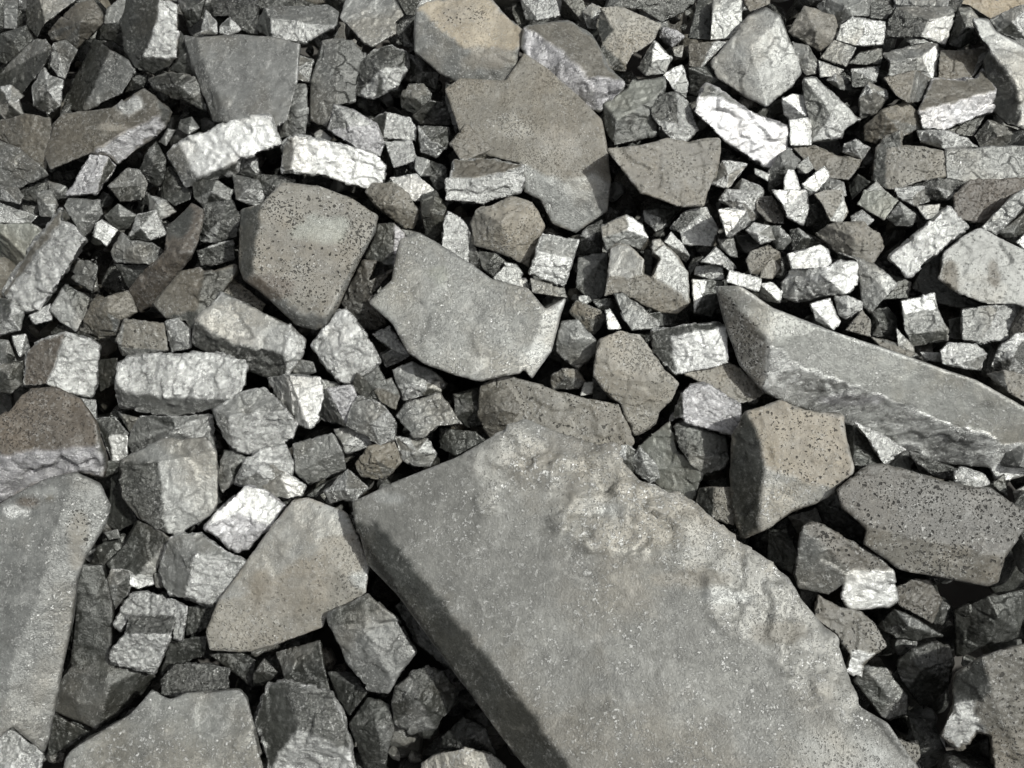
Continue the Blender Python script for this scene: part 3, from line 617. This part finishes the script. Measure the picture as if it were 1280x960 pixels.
r|0|190,920 250,882 330,888 370,950 330,985 200,985 270,920|^v|small brown rounded stone below the rounded pale grey one
r|0|360,950 410,950 400,1010 340,1020|*51l|tiny stone beside the small brown rounded one
r|0|90,430 260,480 275,530 200,520 100,500|*51g|flat silvery grey stone at the top edge of the flat central slab
b|0|0,435 70,430 92,480 40,500 -10,480|*61w|tiny white stone left of the flat silvery grey one above the centre slab
r|0|-40,350 20,360 60,410 40,440 -40,430|*51l|small pale stone above the tiny white one at the centre slab
b|1|800,720 1075,670 1085,860 815,912 700,690 870,665 1040,650 700,800|0123:41w 45610:82d 4037:41d|white faced brick shaped block with dark top, right of centre
r|0|860,910 920,880 1060,850 1140,880 1270,1000 1220,1040 1140,1060 1000,980|*51t|brown stone under the white faced brick shaped block
r|-1|570,610 740,600 830,610 830,670 740,670|*22d|dark shaded stone behind the white faced block, under the twin peaked boulder
T 960 240
r|1|20,-10 190,-10 207,80 175,168 100,130 70,60 120,60|0165:71w 123456:61s|white faceted stone above the bright white cluster in the right middle
r|0|-60,30 20,20 75,100 80,160 0,150 -60,90|*51V|brown stone left of the white faceted one
r|1|230,10 290,-10 370,-10 400,100 370,152 310,147 270,60 370,40|0 1 2 7 56:61t 7 2345:61l|upright brown grey stone right of the white faceted one
r|-1|200,60 240,60 290,120 280,160 190,170|*51D|dark stone between the white faceted and the upright brown grey one
b|0|480,-10 580,-10 652,45 580,142 445,62|*71G|smooth greenish grey diamond shaped block in the right middle
r|0|590,130 660,50 740,110 720,175 640,170 680,110|^g|grey stone right of the smooth diamond shaped block
r|0|740,70 860,60 850,130 790,140|*51l|small pale stone above the long silvery bar in the right middle
r|0|630,-20 800,-30 810,50 730,70 650,30 720,20|^s|flecked grey stone at the right, above the smooth diamond block
r|0|410,120 470,90 530,140 500,170 420,160|*51s|small bright chipped stone above the tan rounded boulder
r|1|235,210 300,165 380,150 470,150 560,210 578,280 520,362 420,340 340,300 300,260 430,230|^t|tan rounded boulder with a worn ridge in the right middle
b|1|600,330 900,75 1002,175 700,432|*51s|long silvery bar pointing up to the right in the right middle
r|0|0,170 60,165 122,240 80,290 40,290 0,230 60,210|^g|grey stone left of the bright white cluster
r|0|110,190 150,180 240,240 230,270 120,295 180,220|^D|dark small stone touching the top of the bright white cluster
r|2|95,310 260,265 300,290 320,350 290,380 120,385|*81w|white top lobe of stone in the bright white cluster, left of the tan boulder
r|1|65,460 120,380 290,375 350,345 450,350 475,440 390,510 140,547 75,530 290,430|^w|broad white crystalline stone in the bright white cluster
r|1|345,300 530,360 652,460 600,520 510,602 470,565 460,450 440,340 570,470|0187:81g 1238:81l 834567:41g|grey wedge stone right of the broad white crystalline one
r|-1|600,400 720,450 700,530 560,540|*52d|dark shaded stone below the long silvery bar
r|1|850,430 880,300 960,230 1060,180 1150,220 1320,310 1320,600 1240,560 1100,565 960,510|*51m|big smooth light grey boulder with brown spots at the right edge
s|1|1060,180 1230,10 1300,-30 1300,60 1140,215|*61l|pale flat bar leading up right from the big smooth light grey boulder
r|-1|1150,200 1300,90 1310,290 1240,290 1220,200|^d|dark stone at the right edge behind the pale flat bar
r|0|930,20 1010,-60 1300,-70 1300,0 1180,110 1080,160 930,130|*51R|dark brown smooth block at the right edge above the pale flat bar
b|0|665,545 830,505 848,580 900,690 895,740 720,772 680,690 675,615 700,710|0127:51w 72 3 8 6:81g 8 345 6:21d|block with a bright white top face and dark front in the right middle
r|-1|800,300 880,290 850,430 960,510 1100,570 960,580 850,560 720,480|*41d|dark rock under the left side of the big light grey boulder
b|0|970,590 1110,570 1270,550 1255,650 1190,745 1060,770 970,740 1150,590|0 176 :51g 6754:51g 1 237:61s 7 34 5:61s|grey stone with a silvery right side below the big light grey boulder
r|0|1110,870 1150,780 1240,700 1310,700 1310,920 1200,930 1220,820|^D|dark rock at the right edge above the brown pitted corner stone
b|1|860,790 900,755 1040,760 1097,810 1060,892 980,880 870,860 960,860|^s|pale split stone touching the top edge of the long right slab
b|1|210,560 310,530 362,650 330,692 240,642|*61w|white stone resting against the top edge of the long right slab
r|1|330,520 400,520 470,550 470,600 390,640 350,610 400,570|^s|grey and silver stone between the white cluster and the long right slab
b|1|385,690 470,590 510,640 515,725|*51v|brown triangular stone against the top edge of the long right slab
r|-1|510,590 600,575 650,640 640,740 520,720 560,660|^d|dark stone with a dim glint left of the block with a bright white top
b|0|640,680 730,770 730,810 650,780|*61l|small pale triangular stone at the top edge of the long right slab
r|0|515,725 640,750 740,810 700,830 560,770|*51v|thin brown stone along the top edge of the long right slab
r|1|-20,300 20,320 62,380 20,435 -40,430|*61T|small ochre stone left of the bright white cluster
r|0|-40,460 20,450 75,500 60,555 -40,540|*61w|small white stone above the left end of the long right slab
b|0|760,800 860,805 860,850 780,840|*31s|tiny grey stone under the block with a bright white top
s|1|1090,910 1180,892 1300,920 1310,1070 1200,1000|*51v|brown pitted corner stone on the right edge beyond the long right slab
r|-1|900,640 970,620 965,740 910,730|*52d|black stone between the white topped block and the grey silvery stone
r|0|1240,250 1300,190 1300,300|*51w|white corner of stone at the right edge behind the pale flat bar
T 0 480
s|2|-60,200 60,130 110,60 160,30 280,20 340,50 400,70 480,190 495,310 300,320 100,340 -60,350 520,470 400,440 200,500 0,595 -60,620 535,370|0123456789ab:81R ba98cdefg:21p 7 h c 8:62d|reddish brown pitted slab at the left edge with a lilac front
r|1|160,60 240,20 340,50 400,80 300,75 180,90|*81l|pale flake lying along the back of the reddish brown pitted slab
r|0|400,70 480,80 485,170 450,185 410,120|*61s|small silvery stone at the right end of the reddish brown pitted slab
b|0|475,170 575,165 640,250 545,255 635,378 560,388|0123:81D 3245:21w 0 3 5:42d|small block with a white front left of the faceted boulder
r|0|650,250 700,165 860,160 1060,155 1090,330 1030,300 810,280 660,345 645,300 880,220|^g|dark grey stone under the long pale crystalline block
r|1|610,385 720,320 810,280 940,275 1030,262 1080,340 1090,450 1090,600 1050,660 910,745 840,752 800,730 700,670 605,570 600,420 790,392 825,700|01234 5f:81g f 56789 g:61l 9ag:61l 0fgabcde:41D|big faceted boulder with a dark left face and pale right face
r|0|1120,330 1200,330 1245,370 1170,500 1110,545 1085,450 1150,420|^g|grey ribbed stone right of the big faceted boulder
r|1|850,770 910,745 1000,745 1170,860 1275,900 1270,950 1150,1080 1050,1110 930,1070 850,1050 800,950 810,870 970,850|01c89ab:41g 123 4c:82g c45678:31s|rough stone with a sparkling pale front below the big faceted boulder
s|0|690,680 810,735 855,770 790,930 740,1000 620,1000 530,900 620,800 680,960 840,780|0 198 567:51d 1 2 3 4 89:61l|dark smooth wedge with a thin pale right strip below the big faceted boulder
r|-1|480,820 600,740 620,900 560,960 430,950|^d|dark stone beside the rim of the tall left edge slab
r|-1|560,400 600,420 610,560 690,680 590,740 540,700|*42d|dark shaded stone left of the big faceted boulder
r|0|520,740 590,725 600,770 540,780|*51g|tiny grey stone between the tall left edge slab and the dark smooth wedge
r|0|510,380 600,390 590,440 520,470|*31d|dark stone below the small block with a white front
b|1|1020,720 1140,590 1240,510 1320,530 1430,610 1360,710 1240,820 1180,840 1180,640|0128:61w 2 3 4 5 8:81w 8 567 0:31S|lilac white block between the big faceted boulder and the tan and grey slab
r|1|1070,130 1200,50 1320,20 1400,90 1440,140 1490,200 1460,270 1360,330 1230,350 1160,320 1110,240 1140,160 1330,130|01234cb:81g bc456789:31s 0b9a:41g|lilac patched grey stone with a silvery front, right of the long pale block
b|1|1170,500 1220,380 1300,330 1430,300 1470,400 1450,490 1380,530 1300,545 1220,510 1290,440|^s|silvery white stone left of the sparkling grey cube
r|-1|600,150 640,200 700,170 650,240 570,120|*41g|small grey stone below the left end of the long pale crystalline block
T 320 480
b|1|185,300 380,245 430,330 450,425 260,502 195,440|*51k|sparkling grey cube in the left middle, above the tan and grey slab
r|0|385,225 480,212 520,240 600,300 530,325 450,352 430,300|^l|pale grey stone touching the upper right corner of the sparkling grey cube
b|1|510,60 600,85 662,130 705,200 690,280 620,312 550,260 450,210 470,120 570,200|0129:81g 23459:61s 5678 9:21g 8 0 9:41g|grey five sided stone below the silvery block with a white band
b|1|350,20 480,5 505,60 450,208 310,175|*51S|lilac silver stone left of the grey five sided one
b|1|60,-30 160,-50 320,-30 340,40 315,180 270,225 180,190 130,110|*61w|bright white stone left of the lilac silver one
r|0|495,400 560,310 690,292 730,380 690,430 640,482 520,462 600,380|^v|brown grainy stone at the edge of the black gap above the huge slab
r|0|715,330 690,260 770,268 860,272 903,350 870,412 790,412 730,380 800,340|^g|smooth rounded grey stone at the edge of the black gap above the huge slab
b|1|750,95 920,40 1030,200 910,212 840,267 760,150 700,160 790,268|012345:81g 0 5 4 7 6:41g|grey block with a striated top face above the black gap, left of the pitted slab
r|-1|980,50 1150,10 1240,80 1180,200 1060,220 1000,160 1100,120|^d|dark stone in the gap right of the grey striated block
s|1|340,540 460,425 560,520 490,590 430,580 370,600 450,530|^s|grey stone standing at the upper left corner of the huge slab
b|1|20,520 70,400 150,440 250,510 230,560 180,572 50,560 120,480|0127:41g 7 2345:61w 0 756:31g|small stone with a white square face below the sparkling grey cube
r|0|570,0 680,-30 720,60 700,130 620,90|*51b|dark brown stone above the grey five sided one
b|0|730,0 800,-10 820,60 750,85|*31w|tiny white stone above the grey striated block
r|0|820,-20 920,-20 930,40 830,60 860,20|^g|small grey stone on the back of the grey striated block
r|-1|250,560 330,500 450,440 400,480 300,570|*52d|dark gap stone under the sparkling grey cube
r|-1|920,220 1100,240 1150,280 1000,360 920,320|*51d|black stone deep in the gap right of the smooth rounded grey one
r|0|1180,190 1290,100 1340,110 1360,180 1280,210|*71t|small pink tinged stone at the tip of the black gap
r|1|500,-60 600,20 540,80 480,20|*41d|dark small stone above the lilac silver one
T 640 480
s|-1|640,300 700,250 790,185 830,330 950,450 920,560 880,600 780,560 700,480 600,380|*41G|smooth olive grey slab sloping into the shade behind the huge slab
b|1|890,0 960,-10 1060,50 1145,100 1140,200 1115,257 1000,230 870,190 855,160 850,40 790,180|0 123456789:51S 9 8a:42d|lilac silver rock perched above a dark block, right of centre
b|0|805,210 860,180 990,240 1070,260 1090,370 1060,420 960,457 890,402 830,310 880,350|1 2 3 4 9:81d 0 1 9 7 8:41D 9 4 5 6 7:21g|dark smooth block beneath the lilac silver rock
b|0|1015,515 1160,525 1130,640 1110,708 1000,668 940,520 915,610|0123 4:51v 0 4 6 5:42d|small brown speckled cube in the shade right of the huge slab
r|-1|400,-30 520,-20 520,80 400,80|*51d|reddish black stone in the gap above the pitted slab
r|0|500,330 570,300 640,340 620,430 560,470 520,400 570,380|^D|small dark chip lodged at the edge of the crust of the huge slab
r|0|600,380 640,310 720,400 740,470 690,500 620,440 660,400|^l|small pale chip standing on the crust of the huge slab
T 960 480
b|2|-110,140 20,95 60,80 180,135 370,155 385,260 430,410 430,450 340,520 340,548 230,600 120,640 0,722 -50,740 -180,260 -190,600 -130,768 -40,270 -20,430|012345678ih:71O i89abcd:21c 0 h i d g f e:42d|square ochre pitted block with a dark left side right of the huge slab
r|1|170,710 210,690 270,700 400,780 560,860 630,930 640,1010 650,1080 600,1118 400,1132 365,1070 390,980 300,1050 150,1020 130,950 400,930|0 1 2345f:71V e0fbcd:21g f56789ab:31w|grey pitted stone with a bright silver foot near the lower right
b|0|430,190 560,250 690,330 580,407 510,290|*61s|pale triangular stone under the violet streaked edge of the long right slab
s|-1|370,165 430,190 510,290 580,405 430,410 400,300|*51d|smooth dark stone right of the square ochre pitted block
r|0|700,330 830,380 950,430 930,485 820,460 720,370|*31D|dark veined stone under the front edge of the long right slab
r|1|930,440 960,410 1080,450 1110,500 1040,530 980,520 930,490 1000,460|^w|pale lumpy stone at the front corner of the long right slab
r|-1|600,400 690,335 720,440 640,430|*51d|dark stone right of the pale triangular one
r|-1|240,580 340,540 380,640 490,720 460,800 370,760 260,690|*42d|dark block in the shade left of the dark pitted slab
r|-1|100,660 240,620 270,690 200,700 160,780|*51g|grey stone in the shade under the square ochre pitted block
r|-1|0,730 90,720 150,850 120,950 0,880|*42d|black stone deep below the square ochre pitted block
r|-1|1110,500 1180,450 1200,570|*51d|small black stone by the front corner of the long right slab
r|0|1225,540 1300,500 1310,610 1240,590|*51g|grey stone at the right edge behind the dark pitted slab

T 0 720 0.8
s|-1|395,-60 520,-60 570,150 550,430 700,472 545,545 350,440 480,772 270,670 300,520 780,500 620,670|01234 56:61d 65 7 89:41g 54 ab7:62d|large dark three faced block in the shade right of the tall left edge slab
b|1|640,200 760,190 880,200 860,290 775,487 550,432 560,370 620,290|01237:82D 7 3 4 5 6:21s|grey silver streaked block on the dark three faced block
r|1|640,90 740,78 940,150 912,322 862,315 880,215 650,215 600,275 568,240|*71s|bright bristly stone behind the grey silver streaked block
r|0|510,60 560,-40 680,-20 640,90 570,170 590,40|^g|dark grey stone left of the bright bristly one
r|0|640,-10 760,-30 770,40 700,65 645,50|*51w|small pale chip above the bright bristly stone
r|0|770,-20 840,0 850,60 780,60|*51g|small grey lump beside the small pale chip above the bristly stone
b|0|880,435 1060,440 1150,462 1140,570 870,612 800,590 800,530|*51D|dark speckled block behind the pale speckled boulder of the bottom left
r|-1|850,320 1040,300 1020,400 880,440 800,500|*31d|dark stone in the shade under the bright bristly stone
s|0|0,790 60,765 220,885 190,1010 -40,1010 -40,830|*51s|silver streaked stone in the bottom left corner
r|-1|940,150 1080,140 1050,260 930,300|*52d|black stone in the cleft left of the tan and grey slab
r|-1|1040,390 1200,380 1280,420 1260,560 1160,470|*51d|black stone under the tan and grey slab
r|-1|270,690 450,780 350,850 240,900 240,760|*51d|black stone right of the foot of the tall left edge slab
T 320 720 0.8
b|1|370,240 460,250 530,290 650,460 690,540 660,587 560,565 450,420 560,200 640,160 700,200 800,380 700,520 360,190 560,85|01234567:41g 189abc4 32:61g 0de981:81d|grey split block with a chipped bright ridge in the dark hollow under the tan slab
r|0|700,560 780,480 860,450 940,480 990,560 1000,640 930,700 900,760 780,790 690,740 679,640 810,610|^d|smooth rounded dark boulder in the dark hollow left of the huge slab
r|-1|560,600 670,640 690,760 660,900 640,1000 560,1000 470,740 600,760|^d|dark pointed stone below the grey split block
b|1|60,540 140,510 380,580 430,680 480,840 470,870 200,770 60,970 40,850 -10,720 500,1010 60,1040|01 6789:41d 12345 6:51D 6 5 a b 7:21s|large dark block with a bright silver front at the bottom edge
b|0|100,380 210,350 320,320 340,450 372,582 240,550 140,510|*51d|dark stone beneath the lower edge of the tan and grey slab
r|0|-10,480 40,410 110,480 60,540 -20,560 40,480|^d|small dark stone left of the stone beneath the tan and grey slab
r|0|830,940 880,900 950,880 1040,862 1180,890 1250,950 1260,1060 830,1060 1040,940|^c|rough pale speckled stone at the bottom edge, left of the huge slab
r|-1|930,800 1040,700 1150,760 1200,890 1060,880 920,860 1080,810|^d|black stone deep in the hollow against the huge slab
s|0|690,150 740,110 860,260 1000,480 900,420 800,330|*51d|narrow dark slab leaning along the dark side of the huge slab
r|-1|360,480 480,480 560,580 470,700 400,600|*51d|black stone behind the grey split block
T 960 720 0.8
r|1|250,95 360,160 460,175 530,240 550,270 590,350 545,390 480,440 470,510 390,480 410,390 340,290 230,210 430,380|012345 6 d abc:51v d 6 7 8 9 a:31w|brown speckled stone with a pale lower edge right of the huge slab
b|0|640,60 730,10 810,20 870,120 820,240 650,140|012345:61V|dark grey slanted block with a pale rim near the lower right
r|-1|825,40 870,120 950,180 870,245 830,240|*62d|dark stone right of the dark grey slanted block
r|0|550,250 630,160 720,200 880,302 720,322 640,307 700,250|^d|dark flat stone below the dark grey slanted block
r|0|650,420 720,360 840,330 900,350 930,420 900,560 780,660 700,560 640,470 780,450|^d|dark domed stone in the deep shade at the lower right
b|0|480,450 590,460 700,600 695,690 600,722 565,700 430,520 610,620|0127:61g 6075:41d 7234 5:31g|dark prism touching the right edge of the huge slab, near the bottom
b|2|1065,400 1150,375 1330,330 1330,1000 1130,1000 1115,800 1030,690 1030,620 1120,600 1115,520 940,480 920,560 930,640 890,720 865,800 950,872 1000,840 1050,780|0123456789:51v 09 8 7cba:42d 7 6 5 h g f e d c:31s|brown pitted boulder with dark left side in the bottom right corner
r|0|640,810 700,830 750,820 760,900 720,960 680,900|*51v|small brown stone against the right edge of the huge slab at the bottom
r|-1|700,700 830,720 860,820 900,900 780,980 740,860 800,820|^d|black stone left of the brown pitted corner boulder
r|-1|950,880 1100,800 1120,1000 960,1000|*42d|black stone under the brown pitted corner boulder
r|-1|160,-40 310,20 250,100 180,220 160,100|*51d|black stone at the right rim of the huge slab
r|-1|930,170 1100,100 1300,60 1300,300 1100,340 940,400 1150,200|^d|black rock in the deep shade under the dark pitted slab

T 0 240
r|1|820,490 900,400 1000,378 1180,368 1185,400 1100,520 1080,600 980,740 930,650 830,630 760,560 1020,400 985,590|012b c9a:71b b 3 4 5 6 7 8 c:61d 9 c 8:21d|brown and dark ridged rock right of the foot of the tall brown tapering rock
T 960 480
s|2|340,530 500,400 590,400 860,480 1030,520 1110,520 1200,580 1280,620 1330,650 1290,740 1180,870 1150,990 1100,1012 900,975 700,940 640,920 590,880 470,800 490,720 370,620 850,790|0123456789akij:81V akihgfedcb:21v|dark pitted slab full of small holes at the right, below the long right slab
"""
SPOTS = {
 'flat grey slab at the centre': [(688,405,9,36,'l'),(668,452,14,14,'l'),(600,455,10,12,'l'),(545,340,16,12,'G')],
 'huge smooth grey slab': [(860,720,40,10,'T'),(960,780,30,10,'T'),(770,640,30,8,'l'),(800,690,40,8,'l'),(900,740,30,8,'l'),(480,630,20,6,'l'),(1010,900,50,25,'m')],
 'tall grey slab at the left edge': [(47,617,20,6,'l'),(12,640,17,7,'s'),(26,629,14,7,'R'),(55,625,5,4,'b'),(90,680,10,30,'v')],
 'tan and grey slab': [(425,700,35,28,'a'),(300,780,34,22,'a'),(390,722,40,26,'a'),(340,750,40,30,'a'),(380,640,14,8,'l')],
 'big smooth light grey': [(1190,345,9,22,'b'),(1242,345,9,22,'b')],
 'large ochre topped rock': [(575,20,30,16,'O'),(615,75,30,14,'T')],
 'square ochre pitted block': [(965,560,8,22,'o'),(1010,530,30,14,'O')],
 'long grey slab on the right': [(1060,500,40,8,'S'),(930,370,20,6,'l')],
 'wide brown weathered': [(640,160,24,20,'t'),(700,180,30,20,'T'),(725,235,30,16,'l')],
 'large olive brown': [(400,285,35,20,'G'),(340,360,30,14,'R')],
 'tall brown tapering': [(225,280,18,22,'d')],
 'long rusty brown': [(160,130,14,12,'s'),(140,160,20,6,'T')],
}
seed = 0; ox = oy = 0; sc = 1.0; last = None; tf = 1.0
for line in DATA.strip().split('\n'):
    line = line.strip()
    if not line: continue
    if line == 'F': ox = oy = 0; sc = 1.0; continue
    if line[0] == 'T': _, ox, oy, *tf = line.split(); ox = float(ox); oy = float(oy); sc = .25; tf = float(tf[0]) if tf else 1.0; continue
    kind, lv, vs, spec, label = line.split('|')
    seed += 1
    px = [tuple(float(c)*sc+o for c, o in zip(p.split(','), (ox, oy))) for p in vs.split()]
    sp = next((v for k, v in SPOTS.items() if label.startswith(k)), ())
    try:
        o = stone(kind, int(lv), px, spec, label, seed, parent=last if kind == 'c' else None, spots=sp, tonef=tf)
    except Exception as e:
        print('BAD', label, repr(e)); raise
    if kind != 'c': last = o
COL.objects.unlink(tmp); bpy.data.objects.remove(tmp)
for r_ in report: print('REPORT', r_)

# ---------------- loose rubble under and around the traced stones ----------------
def rubble():
    R = random.Random(99); protos = []
    for q in range(10):
        bm = bmesh.new(); ax = (1, R.uniform(.6, .95), R.uniform(.45, .8))
        for _ in range(16):
            v = Vector((R.gauss(0, 1), R.gauss(0, 1), R.gauss(0, 1))).normalized()
            m_ = max(abs(c) for c in v); v = v*(.55+.45/m_*.8)*.5
            bm.verts.new([v[i]*ax[i] for i in range(3)])
        r_ = bmesh.ops.convex_hull(bm, input=bm.verts[:])
        bmesh.ops.delete(bm, geom=list({e for e in r_['geom_interior'] if isinstance(e, bmesh.types.BMVert)}), context='VERTS')
        bmesh.ops.triangulate(bm, faces=bm.faces[:])
        for _ in range(3):
            bmesh.ops.subdivide_edges(bm, edges=[e for e in bm.edges if e.calc_length() > .14], cuts=1)
            bmesh.ops.triangulate(bm, faces=bm.faces[:])
        bmesh.ops.smooth_vert(bm, verts=bm.verts[:], factor=.5, use_axis_x=True, use_axis_y=True, use_axis_z=True)
        bm.verts.index_update()
        co = np.array([v.co[:] for v in bm.verts]); co += .035*np.stack([noise(co*5+q, 1), noise(co*5+q, 2), noise(co*5+q, 3)], 1)
        protos.append((co, np.array([[v.index for v in f.verts] for f in bm.faces]))); bm.free()
    cs = []; fs = []; tn = []; sf = []; gl = []; o = 0
    def put(pos, s):
        nonlocal o
        co, f = R.choice(protos); rot = np.array(Matrix.Rotation(R.uniform(0, 6.28), 3, Vector((R.gauss(0, 1), R.gauss(0, 1), R.gauss(0, 1))).normalized()))
        cs.append(co @ rot.T*s + np.array(pos)); fs.append(f+o); o += len(co)
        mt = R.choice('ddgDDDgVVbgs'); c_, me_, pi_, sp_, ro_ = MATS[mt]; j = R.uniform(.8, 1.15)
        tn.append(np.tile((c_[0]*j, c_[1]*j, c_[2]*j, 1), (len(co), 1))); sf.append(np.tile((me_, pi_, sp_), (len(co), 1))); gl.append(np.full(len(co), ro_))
    T1 = Vector((1, 0, 0)); T2 = PN.cross(T1)
    def inframe(p):
        d = p - CAM; Z = -d.dot(BK); return abs(d.dot(RX)/Z)*F < 640 and abs(d.dot(UP)/Z)*F < 480
    a = -2.9
    while a < 2.9:
        b = -1.9
        while b < 3.6:
            p = PP + T1*(a+R.uniform(-.04, .04)) + T2*(b+R.uniform(-.04, .04))
            if inframe(p):
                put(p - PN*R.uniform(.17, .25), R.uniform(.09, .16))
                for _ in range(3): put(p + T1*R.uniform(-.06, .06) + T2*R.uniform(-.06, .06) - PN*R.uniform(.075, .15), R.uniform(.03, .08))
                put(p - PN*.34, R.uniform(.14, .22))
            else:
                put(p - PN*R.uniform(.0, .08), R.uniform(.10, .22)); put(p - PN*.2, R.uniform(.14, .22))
            b += .115
        a += .115
    co = np.concatenate(cs); f = np.concatenate(fs)
    me = bpy.data.meshes.new('rubble'); me.from_pydata(co.tolist(), [], f.tolist())
    me.attributes.new('tone', 'FLOAT_COLOR', 'POINT').data.foreach_set('color', np.concatenate(tn).ravel())
    me.attributes.new('surface', 'FLOAT_VECTOR', 'POINT').data.foreach_set('vector', np.concatenate(sf).ravel())
    me.attributes.new('gloss', 'FLOAT', 'POINT').data.foreach_set('value', np.concatenate(gl))
    me.materials.append(STONE); me.update()
    ob = bpy.data.objects.new('rubble', me); COL.objects.link(ob)
    ob['label'] = 'small dark loose rubble deep in the gaps under and around the larger stones'
    ob['category'] = 'rubble'; ob['kind'] = 'stuff'
rubble()

# ---------------- the ground the heap lies on ----------------
def ground():
    T1 = Vector((1, 0, 0)); T2 = PN.cross(T1); n = 120; S = 14.0
    g = [(i/n*2-1)*S for i in range(n+1)]
    vs = [(PP + T1*a + T2*b - PN*.46) for b in g for a in g]
    co = np.array([v[:] for v in vs]); co[:, 2] += noise(co*1.5, 3)*.05
    fs = [(j*(n+1)+i, j*(n+1)+i+1, (j+1)*(n+1)+i+1, (j+1)*(n+1)+i) for j in range(n) for i in range(n)]
    me = bpy.data.meshes.new('ground'); me.from_pydata(co.tolist(), [], fs); me.shade_smooth()
    m = bpy.data.materials.new('dark_grit'); m.use_nodes = True; N = m.node_tree.nodes; L = m.node_tree.links
    t = N.new('ShaderNodeTexNoise'); t.inputs['Scale'].default_value = 30; t.inputs['Detail'].default_value = 8
    r = N.new('ShaderNodeValToRGB'); r.color_ramp.elements[0].color = (.03, .03, .028, 1); r.color_ramp.elements[1].color = (.12, .11, .10, 1)
    L.new(t.outputs['Fac'], r.inputs[0]); L.new(r.outputs[0], N['Principled BSDF'].inputs['Base Color'])
    bp = N.new('ShaderNodeBump'); bp.inputs['Distance'].default_value = .02; L.new(t.outputs['Fac'], bp.inputs['Height']); L.new(bp.outputs[0], N['Principled BSDF'].inputs['Normal'])
    N['Principled BSDF'].inputs['Roughness'].default_value = .9
    me.materials.append(m); ob = bpy.data.objects.new('ground', me); COL.objects.link(ob); ob['kind'] = 'structure'
ground()
